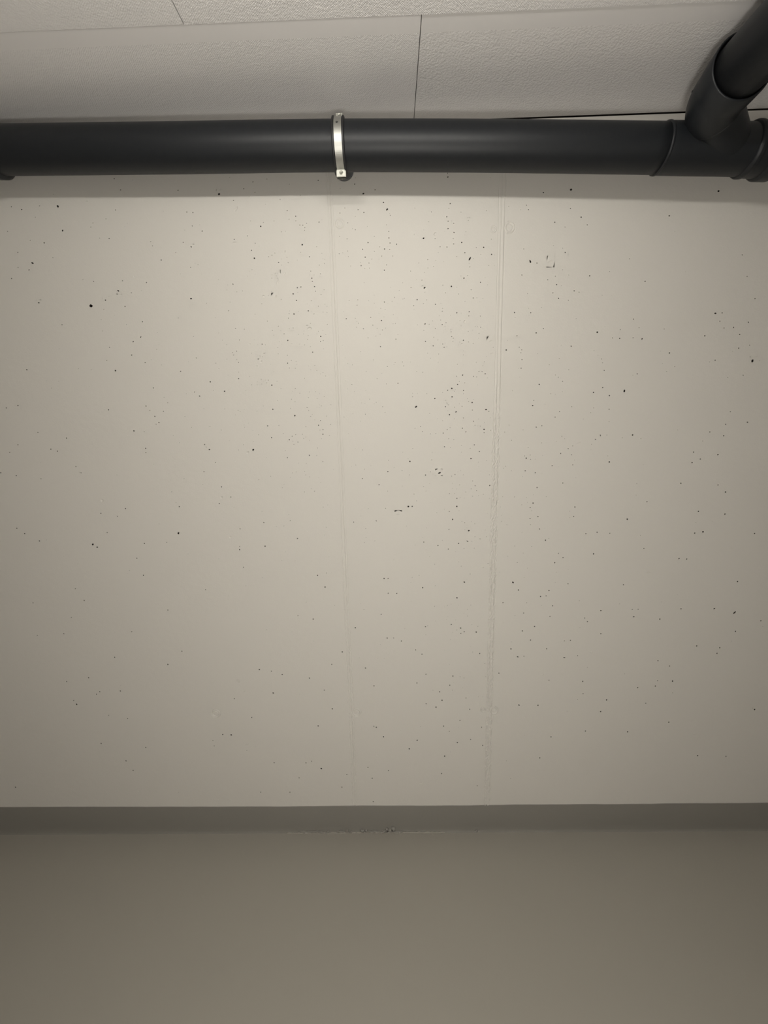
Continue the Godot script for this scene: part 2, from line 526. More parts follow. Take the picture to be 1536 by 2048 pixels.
	add_holes([166, 1854, 31, 29, -2, 178, 1859, 26, 24, -2, 211, 1887, 36, 34, -2, 261, 1928, 31, 29, -2, 249, 1889, 31, 29, -2, 248, 1877, 26, 24, -2, -213, 1829, 37, 35, -1, -399, 1811, 32, 30, -1, -317, 1820, 37, 35, -1, -27, 1794, 31, 30, -1, -20, 1843, 26, 24, -2, 22, 1815, 26, 25, -1, 114, 1806, 31, 30, -1, 138, 1792, 31, 30, -1, 172, 1787, 31, 30, -1, 196, 1818, 26, 25, -1, 366, 1774, 42, 40, -1, 361, 1807, 36, 34, -1, 26, 1682, 32, 31, -1, 231, 1702, 42, 41, -1, 302, 1704, 47, 30, -1, 265, 1697, 26, 25, -1, 215, 1674, 37, 36, -1, 197, 1662, 48, 46, -1, 234, 1655, 32, 31, -1, 184, 1657, 32, 31, -1, 198, 1636, 42, 41, -1, 143, 1632, 42, 32, 38, -377, 1686, 43, 41, -1, -322, 1752, 32, 30, -1, -241, 1783, 32, 30, -1, -331, 2045, 31, 28, -2, -236, 2058, 30, 28, -2, -256, 2092, 45, 41, -2, 282, 1972, 30, 28, -2, 358, 2181, 29, 27, -2, 232, 1806, 45, 26, 43, 834, 2138, 54, 36, -2, 576, 2142, 44, 40, 71, 499, 2131, 34, 31, -2, 420, 2167, 29, 27, -2, 414, 2179, 24, 22, -2, 543, 2166, 29, 27, -2, 530, 2117, 25, 22, -2, 595, 2121, 29, 27, -2, 534, 2048, 35, 32, -2, 410, 2061, 25, 23, -2, 431, 2026, 105, 49, -67, 451, 2021, 30, 28, -2, 407, 1989, 30, 28, -2, 727, 2025, 32, 20, 95, 779, 1961, 42, 35, 28, 611, 1981, 40, 37, -2, 513, 1959, 35, 33, -2, 567, 1940, 35, 33, -2, 582, 1936, 25, 24, -2, 503, 1936, 30, 28, -2, 521, 1920, 35, 33, -2, 1060, 2026, 39, 28, -2, 1114, 1903, 35, 33, -2])
	add_holes([1000, 1864, 71, 48, -2, 1020, 1865, 35, 34, -2, 1016, 1841, 30, 29, -2, 1103, 1836, 40, 39, -2, 1060, 1822, 35, 34, -2, 1081, 1801, 36, 34, -2, 975, 1800, 41, 39, -1, 1031, 1821, 30, 29, -2, 1115, 1769, 31, 30, -1, 1083, 1761, 36, 35, -1, 1130, 1722, 105, 75, 76, 645, 1819, 56, 54, -2, 457, 1822, 41, 39, -2, 479, 1834, 31, 29, -2, 398, 1815, 31, 29, -1, 715, 1799, 36, 34, -1, 756, 1800, 31, 29, -1, 784, 1796, 52, 37, 62, 753, 1854, 36, 34, -2, 715, 1825, 26, 24, -2, 772, 1829, 25, 24, -2, 693, 1801, 26, 25, -1, 567, 1780, 36, 35, -1, 872, 1752, 48, 37, 29, 1015, 1727, 36, 35, -1, 778, 1692, 36, 35, -1, 673, 1653, 40, 32, 29, 742, 1641, 90, 64, 79, 645, 1639, 42, 41, -1, 696, 1628, 42, 41, -1, 473, 1668, 42, 41, -1, 546, 1675, 26, 25, -1, 532, 1688, 26, 25, -1, 414, 1718, 31, 30, -1, 416, 1744, 31, 30, -1, 406, 1781, 26, 25, -1, 414, 1773, 26, 25, -1, 388, 1883, 36, 34, -2, 438, 1881, 31, 29, -2, 1082, 1966, 40, 23, -2, 1107, 1680, 31, 30, -1, 674, 1705, 31, 30, -1, 849, 1823, 25, 24, -2, -1211, 1643, 49, 32, -1, -1251, 1636, 39, 37, -1, -915, 1622, 44, 42, -1, -791, 1631, 38, 37, -1, -780, 1617, 27, 26, -1, -766, 1598, 38, 37, -1, -755, 1578, 38, 37, -1, -765, 1573, 27, 27, -1, -736, 1613, 33, 32, -1, -841, 1553, 50, 49, -1, -807, 1550, 28, 27, -1, -1068, 1535, 39, 38, -1, -1126, 1500, 39, 39, -1, -1105, 1493, 39, 39, -1, -1234, 1517, 45, 28, -1, -1160, 1555, 33, 33, -1, -1266, 1493, 34, 33, -1])
	add_holes([-809, 1496, 39, 38, -1, -810, 1482, 33, 33, -1, -1309, 1426, 40, 40, -1, -1258, 1415, 40, 40, -1, -1176, 1403, 34, 34, -1, -1037, 1420, 34, 34, -1, -1051, 1441, 34, 34, -1, -612, 1504, 48, 28, -21, -598, 1487, 61, 33, -1, -453, 1483, 79, 53, 28, -623, 1415, 33, 33, -1, -582, 1444, 28, 28, -1, -569, 1363, 39, 39, -1, -558, 1360, 45, 45, -1, -541, 1328, 34, 34, -1, -582, 1307, 40, 40, -1, -719, 1299, 40, 40, -1, -739, 1350, 28, 28, -1, -903, 1296, 40, 40, -1, -990, 1281, 40, 41, -1, -935, 1270, 34, 35, -1, -1289, 1235, 52, 36, -1, -1265, 1216, 46, 48, -1, -1218, 1189, 47, 48, -1, -978, 1214, 35, 35, -1, -1034, 1173, 81, 66, 37, -1020, 1163, 70, 42, -1, -732, 1207, 85, 66, 56, -854, 1173, 40, 42, -1, -527, 1145, 40, 42, -1, -526, 1157, 29, 30, -1, -519, 1218, 34, 35, -1, -776, 1176, 29, 30, -1, -887, 1121, 41, 42, -1, -872, 1059, 41, 43, -1, -1120, 1014, 36, 37, -1, -1095, 970, 42, 44, -1, -659, 1003, 35, 37, -1, -519, 1082, 35, 36, -1, -379, 1611, 43, 42, -1, -268, 1614, 27, 26, -1, -309, 1589, 49, 47, -1, -400, 1559, 38, 37, -1, -234, 1557, 33, 32, -1, -227, 1572, 27, 26, -1, -221, 1528, 38, 37, -1, -220, 1543, 27, 27, -1, -390, 1521, 38, 38, -1, -332, 1513, 38, 38, -1, -322, 1524, 27, 27, -1, -304, 1505, 27, 27, -1, -342, 1455, 33, 33, -1, -269, 1461, 48, 28, -42, 83, 1608, 89, 48, 33, 177, 1606, 32, 31, -1, 262, 1617, 43, 41, -1, 190, 1581, 43, 42, -1, 211, 1589, 52, 37, 29, 307, 1594, 64, 42, -1, 316, 1588, 27, 26, -1])
	add_holes([302, 1532, 54, 37, -1, 302, 1521, 27, 27, -1, 267, 1558, 27, 26, -1, 243, 1525, 42, 27, 29, 232, 1537, 32, 32, -1, 170, 1523, 32, 32, -1, 183, 1534, 27, 26, -1, 174, 1479, 33, 32, -1, 271, 1483, 32, 32, -1, 261, 1439, 44, 43, -1, 61, 1434, 49, 49, -1, 158, 1394, 109, 55, 19, 112, 1388, 38, 39, -1, 209, 1388, 27, 28, -1, -12, 1402, 39, 38, -1, -97, 1381, 33, 33, -1, -42, 1359, 39, 39, -1, 324, 1349, 38, 39, -1, 276, 1349, 28, 28, -1, 216, 1308, 33, 34, -1, 216, 1281, 50, 51, -1, 54, 1284, 61, 57, -1, 60, 1279, 78, 28, -1, 67, 1284, 45, 39, 60, 191, 1264, 28, 28, -1, 202, 1237, 45, 46, -1, 257, 1197, 67, 46, 14, 253, 1160, 81, 28, -36, 223, 1153, 40, 41, -1, 188, 1134, 34, 35, -1, 153, 1147, 45, 35, -1, 105, 1160, 34, 35, -1, -346, 1243, 28, 29, -1, -131, 1234, 34, 35, -1, -325, 1181, 40, 41, -1, -438, 1156, 46, 47, -1, -436, 1238, 34, 35, -1, -55, 1237, 51, 23, -62, -33, 1033, 46, 48, -1, -19, 1033, 35, 36, -1, -263, 1048, 41, 42, -1, -232, 1056, 29, 30, -1, -239, 1005, 47, 49, -1, 100, 997, 46, 49, -1, 244, 1015, 70, 42, -22, 219, 958, 52, 55, -1, 211, 970, 35, 37, -1, 10, 978, 53, 30, 30, -20, 979, 35, 37, -1, 358, 984, 34, 36, -1, 361, 962, 35, 37, -1, 379, 938, 35, 37, -1, 190, 1203, 28, 29, -1, 288, 1461, 49, 22, -1, 455, 1603, 42, 41, -1, 698, 1586, 42, 26, -1, 541, 1582, 26, 26, -1, 528, 1565, 32, 31, -1, 487, 1539, 32, 32, -1, 469, 1535, 32, 32, -1])
	add_holes([676, 1504, 64, 27, 94, 661, 1492, 48, 27, -1, 779, 1503, 48, 48, -1, 711, 1418, 54, 54, -1, 441, 1436, 43, 43, -1, 447, 1438, 32, 32, -1, 575, 1464, 32, 32, -1, 552, 1449, 32, 32, -1, 587, 1444, 27, 27, -1, 439, 1395, 44, 27, -1, 472, 1388, 33, 33, -1, 480, 1339, 38, 39, -1, 526, 1410, 33, 33, -1, 593, 1411, 27, 27, -1, 564, 1352, 33, 33, -1, 469, 1287, 44, 45, -1, 460, 1272, 33, 34, -1, 487, 1241, 39, 40, -1, 461, 1235, 33, 34, -1, 608, 1271, 39, 40, -1, 606, 1239, 33, 34, -1, 784, 1226, 50, 51, -1, 844, 1284, 38, 39, -1, 1139, 1535, 53, 37, -1, 1058, 1434, 48, 49, -1, 978, 1410, 43, 44, -1, 1003, 1421, 37, 38, -1, 979, 1444, 37, 38, -1, 949, 1343, 43, 44, -1, 1070, 1335, 38, 39, -1, 1097, 1311, 49, 50, -1, 1104, 1237, 44, 46, -1, 1016, 1248, 44, 45, -1, 1039, 1178, 61, 64, -1, 1012, 1174, 44, 46, -1, 516, 1159, 39, 41, -1, 680, 1108, 45, 47, -1, 969, 1086, 45, 47, -1, 995, 1084, 39, 41, -1, 562, 1112, 28, 29, -1, 578, 1097, 34, 35, -1, 551, 1079, 40, 42, -1, 494, 1198, 33, 35, -1, 650, 1179, 39, 40, -1, 687, 1183, 39, 40, -1, 730, 1179, 33, 35, -1, 411, 1011, 84, 52, -41, 431, 983, 46, 49, -1, 536, 979, 40, 43, -1, 508, 958, 40, 43, -1, 527, 960, 34, 37, -1, 600, 1003, 34, 36, -1, 789, 996, 40, 42, -1, 1175, 1001, 45, 48, -1, 1210, 1169, 44, 46, -1, 1069, 1494, 42, 43, -1, 1024, 1507, 37, 37, -1, 1071, 1530, 37, 37, -1, 1081, 1569, 31, 31, -1, 848, 1124, 33, 35, -1])
	add_holes([-801, 929, 42, 44, -1, -1188, 845, 42, 45, -1, -825, 720, 49, 53, -1, -941, 849, 60, 26, -1, -1124, 671, 43, 47, -1, -1014, 616, 43, 48, -1, -1194, 580, 38, 41, -1, -1185, 564, 56, 62, -1, -1091, 614, 44, 48, -1, -1105, 604, 37, 41, -1, -619, 430, 57, 63, -1, -651, 432, 44, 49, -1, -536, 502, 44, 48, -1, -594, 580, 37, 41, -1, -949, 380, 45, 50, -1, -1117, 399, 45, 50, -1, -1032, 323, 45, 51, -1, -1010, 282, 45, 51, -1, -1016, 751, 43, 46, -1, -1481, 211, 53, 61, 0, -1151, 907, 36, 38, -1, -768, 771, 42, 46, -1, -1286, 840, 36, 39, -1, -690, 408, 32, 35, -1, -688, 384, 32, 36, -1, -1280, 964, 42, 44, -1, -1208, 657, 37, 41, -1, -1071, 517, 31, 35, -1, -1002, 502, 38, 42, -1, -287, 887, 41, 44, -1, -176, 940, 87, 23, 88, -340, 901, 30, 31, -1, -139, 852, 47, 51, -1, -189, 760, 48, 52, -1, -185, 774, 30, 32, -1, -493, 695, 49, 53, -1, -450, 688, 36, 40, -1, -411, 675, 43, 46, -1, -313, 659, 43, 46, -1, -261, 610, 49, 34, -1, -229, 712, 36, 39, -1, -108, 696, 54, 33, -1, -291, 464, 50, 56, -1, -235, 534, 49, 55, -1, -449, 601, 61, 47, -1, -466, 310, 51, 36, -1, -345, 308, 44, 50, -1, -324, 315, 38, 43, -1, -288, 283, 85, 57, -40, -375, 243, 38, 44, 0, -213, 201, 57, 37, 0, -192, 256, 38, 44, 0, -166, 258, 44, 51, -1, -527, 181, 39, 45, 0, -414, 180, 39, 45, 0, -95, 135, 51, 37, 0, -111, 286, 38, 43, -1, -84, 460, 37, 42, -1, -75, 456, 49, 55, -1, -49, 416, 50, 56, -1])
	add_holes([-79, 625, 42, 47, -1, -46, 901, 35, 37, -1, -52, 894, 29, 31, -1, -27, 811, 41, 45, -1, -4, 811, 30, 32, -1, 23, 799, 41, 45, -1, 96, 747, 42, 45, -1, 74, 764, 36, 39, -1, 109, 852, 47, 31, -1, 200, 859, 47, 31, -1, 233, 845, 72, 37, -22, 234, 825, 35, 38, -1, 246, 831, 59, 25, -1, 288, 829, 47, 51, -1, 357, 830, 41, 44, -1, 351, 749, 35, 39, -1, 302, 747, 41, 45, -1, 325, 696, 65, 46, -1, 182, 767, 71, 51, -1, 110, 669, 36, 39, -1, 207, 660, 42, 46, -1, 196, 624, 36, 40, -1, 77, 634, 42, 46, -1, 159, 598, 42, 47, -1, 168, 564, 49, 54, -1, 255, 572, 30, 34, -1, 110, 550, 37, 41, -1, 146, 536, 49, 54, -1, 269, 526, 36, 41, -1, 234, 481, 49, 34, -1, 174, 458, 43, 48, -1, 195, 436, 31, 35, -1, 76, 400, 50, 56, -1, 46, 364, 50, 57, -1, 225, 389, 49, 56, -1, 274, 401, 37, 42, -1, 178, 332, 50, 57, -1, 167, 257, 44, 51, -1, 363, 166, 57, 66, 0, 302, 203, 58, 25, 91, -96, 239, 44, 51, 0, -34, 272, 38, 43, -1, 314, 452, 37, 41, -1, 319, 376, 37, 42, -1, 372, 669, 42, 46, -1, 412, 763, 47, 51, -1, 452, 898, 46, 31, -1, 492, 847, 41, 44, -1, 450, 831, 41, 44, -1, 538, 762, 64, 29, 93, 602, 727, 82, 32, -1, 437, 732, 73, 38, -22, 719, 903, 46, 49, -1, 725, 816, 41, 44, -1, 827, 905, 46, 25, -1, 847, 905, 46, 25, -1, 834, 878, 69, 37, -1, 925, 868, 46, 50, -1, 994, 905, 57, 37, -1, 1001, 904, 55, 38, 21])
	add_holes([1108, 904, 71, 45, 33, 1179, 888, 122, 57, 51, 1191, 818, 46, 50, -1, 1273, 856, 51, 38, -1, 933, 710, 53, 32, -1, 939, 632, 47, 33, -1, 992, 630, 53, 59, -1, 933, 611, 47, 53, -1, 976, 689, 47, 33, -1, 871, 606, 42, 46, -1, 1137, 736, 41, 45, -1, 1144, 757, 46, 51, -1, 673, 633, 42, 46, -1, 677, 584, 36, 40, -1, 763, 558, 48, 54, -1, 745, 511, 54, 48, -1, 448, 541, 79, 44, -47, 517, 539, 48, 54, -1, 552, 639, 36, 40, -1, 570, 409, 49, 56, -1, 533, 321, 43, 50, -1, 695, 432, 43, 48, -1, 905, 543, 54, 34, -1, 849, 427, 49, 55, -1, 995, 465, 48, 55, -1, 1114, 325, 49, 57, -1, 1218, 321, 55, 35, -1, 1297, 513, 59, 68, -1, 599, 791, 29, 32, -1, 620, 793, 35, 38, -1, 649, 734, 29, 32, -1, 675, 863, 35, 37, -1, 665, 876, 35, 37, -1, 551, 923, 35, 37, -1, 544, 884, 35, 37, -1, 480, 796, 35, 38, -1, 459, 734, 30, 32, -1, 1063, 765, 46, 51, -1, -804, 2286, 38, 26, 15, -789, 2256, 38, 26, 16, -617, 2250, 33, 23, 16, -496, 2236, 75, 53, 16, -392, 2265, 37, 26, 16, -421, 2248, 33, 23, 16, -199, 2263, 35, 25, 16, -67, 2224, 58, 43, 16, -92, 2250, 36, 27, 16, 182, 2260, 43, 32, 16, 542, 2216, 77, 60, 17, 462, 2211, 42, 33, 17, 970, 2199, 68, 56, 17, 181, 2270, 29, 21, 16, -32, 2233, 33, 25, 16, -58, 2228, 29, 21, 16])


# the floor coat run up the foot of the wall, darkened as if shaded, with a wavering top edge
func build_baseboard() -> void:
	var st := begin(true)
	var n := FastNoiseLite.new()
	n.seed = 8
	n.frequency = 3.0
	n.fractal_type = FastNoiseLite.FRACTAL_FBM
	var count := 500
	var prev := PackedVector3Array()
	for i in count + 1:
		var x := lerpf(-ROOM_HALF, ROOM_HALF, float(i) / count)
		var top := 0.1175 + 0.0017 * x * x + 0.0022 * n.get_noise_2d(x, 0.0)
		var foot := 0.0035 + 0.0015 * n.get_noise_2d(x * 6.0, 9.0)
		var line := PackedVector3Array([Vector3(x, top + 0.0004, -0.0005), Vector3(x, top, 0.0009), Vector3(x, top - 0.002, 0.0014), Vector3(x, 0.03, 0.0016), Vector3(x, 0.009, 0.0022), Vector3(x, foot, 0.0040), Vector3(x, -0.0005, 0.0065)])
		if i > 0:
			for k in line.size() - 1:
				quad(st, prev[k + 1], line[k + 1], line[k], prev[k])
		prev = line
	var base := build("baseboard_back", st, shaded_floor_paint, self, true)
	structure(base, "grey painted band along the foot of the concrete wall, its shade darkened into the colour", "baseboard")
	# lumps of filler and flaked paint in the corner, near the middle of the wall
	var lumps := [[-0.372, 0.05, 0.0050, 0.0030], [-0.335, 0.06, 0.0062, 0.0032], [-0.30, 0.03, 0.004, 0.003], [-0.275, 0.012, 0.006, 0.004], [-0.225, 0.035, 0.006, 0.003], [-0.20, 0.014, 0.012, 0.004], [-0.185, 0.03, 0.004, 0.003],
		[-0.14, 0.02, 0.010, 0.004], [-0.125, 0.012, 0.011, 0.004], [-0.095, 0.05, 0.006, 0.003], [-0.055, 0.02, 0.007, 0.003], [-0.045, 0.009, 0.013, 0.006], [-0.02, 0.008, 0.017, 0.006], [0.0, 0.05, 0.004, 0.003], [0.3, 0.014, 0.006, 0.003]]
	for l in lumps:
		var b := begin(true)
		var m := 12
		var points := []
		var radii := []
		for k in m + 1:
			var t := float(k) / m
			points.append(Vector3(float(l[0]) + (t - 0.5) * float(l[1]), float(l[2]) + 0.0012 * sin(t * 9.0 + float(l[0]) * 90.0), 0.0044))
			radii.append(maxf(0.0002, 2.0 * float(l[3]) * sin(PI * t) * rng.randf_range(0.55, 1.0)))
		add_tube(b, points, radii, 10)
		build("filler_lump", b, shaded_floor_paint, base, true)
	var bead := begin(true)
	var pts := []
	var rad := []
	for k in 161:
		var x := -0.44 + 0.62 * k / 160.0
		pts.append(Vector3(x, 0.0012, 0.0062 + 0.0016 * n.get_noise_2d(x * 14.0, 3.0)))
		rad.append(maxf(0.0006, 0.0026 + 0.0036 * n.get_noise_2d(x * 22.0, 5.0)))
	add_tube(bead, pts, rad, 10)
	build("filler_bead", bead, floor_paint, base, true)


func build_room() -> void:
	var st := begin()
	add_box(st, Vector3(-ROOM_HALF - 0.2, -0.15, -0.02), Vector3(ROOM_HALF + 0.2, 0.0, ROOM_DEPTH + 0.2))
	structure(build("floor", st, floor_paint), "grey painted floor in front of the concrete wall", "floor")
	for s in [-1, 1]:
		st = begin()
		var x := ROOM_HALF * float(s)
		add_box(st, Vector3(minf(x, x + 0.2 * s), -0.15, -0.02), Vector3(maxf(x, x + 0.2 * s), CEILING + 0.2, ROOM_DEPTH + 0.2))
		structure(build("wall_left" if s < 0 else "wall_right", st, unseen_wall_paint), "pale painted side wall at the %s end of the concrete wall" % ("left" if s < 0 else "right"), "wall")
	st = begin()
	add_box(st, Vector3(-ROOM_HALF, -0.15, ROOM_DEPTH), Vector3(ROOM_HALF, CEILING + 0.2, ROOM_DEPTH + 0.2))
	structure(build("unseen_wall_front", st, unseen_wall_paint), "unseen pale painted wall facing the concrete wall, set close to bounce light", "wall")
	# the ceiling: a dark deck with embossed panels under it
	st = begin()
	add_box(st, Vector3(-ROOM_HALF - 0.2, CEILING + 0.012, -0.02), Vector3(ROOM_HALF + 0.2, CEILING + 0.2, ROOM_DEPTH + 0.2))
	var deck := build("ceiling", st, gap_dark)
	structure(deck, "off-white ceiling of large embossed panels with thin joints", "ceiling")
	var z := 0.005
	var row := 0
	while z < ROOM_DEPTH - 0.05:
		var z1 := minf(0.3215 if row == 0 else z + 0.6, ROOM_DEPTH - 0.003)
		var x := 0.0832 if row % 2 == 0 else -0.427
		while x > -ROOM_HALF:
			x -= 1.2
		while x < ROOM_HALF - 0.05:
			var lo := Vector3(maxf(x + 0.0009, -ROOM_HALF + 0.003), CEILING + rng.randf_range(-0.0007, 0.0005), z + 0.0006)
			var hi := Vector3(minf(x + 1.2 - 0.0009, ROOM_HALF - 0.003), CEILING + 0.012, z1 - 0.0006)
			if row == 0 and x > 0.0 and x < 1.0:
				lo.y = CEILING + 0.0009
			if row == 0 and x < 0.0 and x > -1.2:
				lo.y = CEILING + 0.0004
			if row == 1:
				lo.y = CEILING - 0.0001
			var p := begin()
			if row == 0:  # the smooth margin along the factory edge
				add_box(p, lo, Vector3(hi.x, hi.y, hi.z - 0.042))
			else:
				add_box(p, lo, hi)
			var panel := build("ceiling_panel", p, panel_coarse if row == 0 and x > 0.0 and x < 1.0 else panel_face, deck)
			if row == 0:
				var e := begin()
				add_box(e, Vector3(lo.x, lo.y, hi.z - 0.042), hi)
				build("panel_margin", e, panel_plain, panel)
			x += 1.2
		z = z1
		row += 1


func build_lamp() -> void:
	var t := thing("ceiling_lamp", "long white fluorescent batten lamp on the ceiling in front of the wall", "lamp", Vector3(LAMP.x, 0, LAMP.z))
	var st := begin()
	add_box(st, Vector3(-LAMP_LENGTH * 0.5 - 0.03, CEILING - 0.022, -0.03), Vector3(LAMP_LENGTH * 0.5 + 0.03, CEILING, 0.03), 0.004)
	build("housing", st, white_metal, t)
	for s in [-1, 1]:
		st = begin()
		var a := LAMP_LENGTH * 0.5 * float(s)
		add_box(st, Vector3(a - 0.012, LAMP.y - 0.016, -0.016), Vector3(a + 0.012, CEILING - 0.018, 0.016), 0.003)
		build("tube_holder", st, white_metal, t)
	st = begin(true)
	add_lathe(st, Vector3(-LAMP_LENGTH * 0.5, LAMP.y, 0), Vector3.RIGHT, [[0.0, 0.011], [0.004, 0.013], [LAMP_LENGTH - 0.004, 0.013], [LAMP_LENGTH, 0.011]], 20)
	var glow := mat(Color(0.95, 0.95, 0.92), 0.4)
	glow.emission_enabled = true
	glow.emission = Color(1.0, 0.95, 0.87)
	glow.emission_energy_multiplier = 0.8
	build("lamp_tube", st, glow, t, true)
	var n := 8
	for k in n:
		var l := OmniLight3D.new()
		l.name = "tube_light"
		l.position = Vector3((float(k) + 0.5) / n * LAMP_LENGTH - LAMP_LENGTH * 0.5, LAMP.y - 0.026, 0.0)
		l.light_color = Color(1.0, 0.985, 0.955)
		l.light_energy = LAMP_ENERGY / n
		l.light_size = 0.02
		l.omni_range = 9.0
		l.omni_attenuation = 2.0
		l.shadow_enabled = true
		t.add_child(l, true)


# an added fill lamp, unseen behind the camera, shaped as a round bulkhead
func build_fill_lamp() -> void:
	var t := thing("added_fill_lamp", "added fill lamp behind the camera, shaped as a round white bulkhead", "lamp", FILL_LAMP)
	var st := begin(true)
	add_lathe(st, Vector3.ZERO, Vector3(0, 0, -1), [[0.0, 0.125], [0.030, 0.125], [0.038, 0.118], [0.038, 0.104]], 48)
	build("fill_lamp_base", st, white_metal, t, true)
	st = begin(true)
	add_lathe(st, Vector3.ZERO, Vector3(0, 0, -1), [[0.030, 0.106], [0.050, 0.103], [0.068, 0.088], [0.080, 0.060], [0.086, 0.025], [0.087, 0.0]], 48)
	var glow := mat(Color(0.95, 0.95, 0.93), 0.4)
	glow.emission_enabled = true
	glow.emission = Color(1.0, 0.97, 0.92)
	glow.emission_energy_multiplier = 0.8
	build("fill_lamp_diffuser", st, glow, t, true)
	var l := OmniLight3D.new()  # fill light added to brighten the lower wall and floor
	l.name = "fill_light"
	l.position = Vector3(0, 0, -0.19)
	l.light_color = Color(1.0, 0.985, 0.955)
	l.light_energy = FILL_LAMP_ENERGY
	l.light_size = 0.09
	l.omni_range = 9.0
	l.omni_attenuation = 2.0
	l.shadow_enabled = true
	t.add_child(l, true)


# ---------------------------------------------------------------- the pipe and its fittings

func main_axis(x: float) -> Vector3:
	var marks := [[-2.6, 2.338, 0.094], [-1.05, 2.3120, 0.0955], [-0.59, 2.2998, 0.0995], [-0.1, 2.2895, 0.1003], [0.3075, 2.2738, 0.1027], [0.69, 2.2558, 0.1055], [1.0, 2.2415, 0.107], [2.6, 2.17, 0.11]]
	for i in marks.size() - 1:
		if x <= float(marks[i + 1][0]) or i == marks.size() - 2:
			var a: Array = marks[i]
			var b: Array = marks[i + 1]
			var t := (x - float(a[0])) / (float(b[0]) - float(a[0]))
			var before: Array = marks[maxi(i - 1, 0)]
			var after: Array = marks[mini(i + 2, marks.size() - 1)]
			var p := Vector2(float(a[1]), float(a[2])).cubic_interpolate_in_time(Vector2(float(b[1]), float(b[2])), Vector2(float(before[1]), float(before[2])), Vector2(float(after[1]), float(after[2])), t, float(b[0]) - float(a[0]), float(before[0]) - float(a[0]), float(after[0]) - float(a[0]))
			return Vector3(x, p.x, p.y)
	return Vector3(x, 2.28, 0.1)


func add_run(st: SurfaceTool, x0: float, x1: float, profile: Array, step := 0.05) -> void:
	# profile: [x, radius] pairs; between x0 and x1 the radius is read off it
	var xs := []
	var x := x0
	while x < x1 - 1e-6:
		xs.append(x)
		x += step
	xs.append(x1)
	for p in profile:
		if float(p[0]) > x0 and float(p[0]) < x1:
			xs.append(float(p[0]))
	xs.sort()
	var points := []
	var radii := []
	for v in xs:
		if points.size() and v - float(points[points.size() - 1].x) < 2e-4:
			continue
		points.append(main_axis(v))
		var r := float(profile[0][1])
		for i in profile.size() - 1:
			if v >= float(profile[i][0]):
				r = lerpf(float(profile[i][1]), float(profile[i + 1][1]), clampf((v - float(profile[i][0])) / (float(profile[i + 1][0]) - float(profile[i][0])), 0.0, 1.0))
		radii.append(r)
	add_tube(st, points, radii, 96)


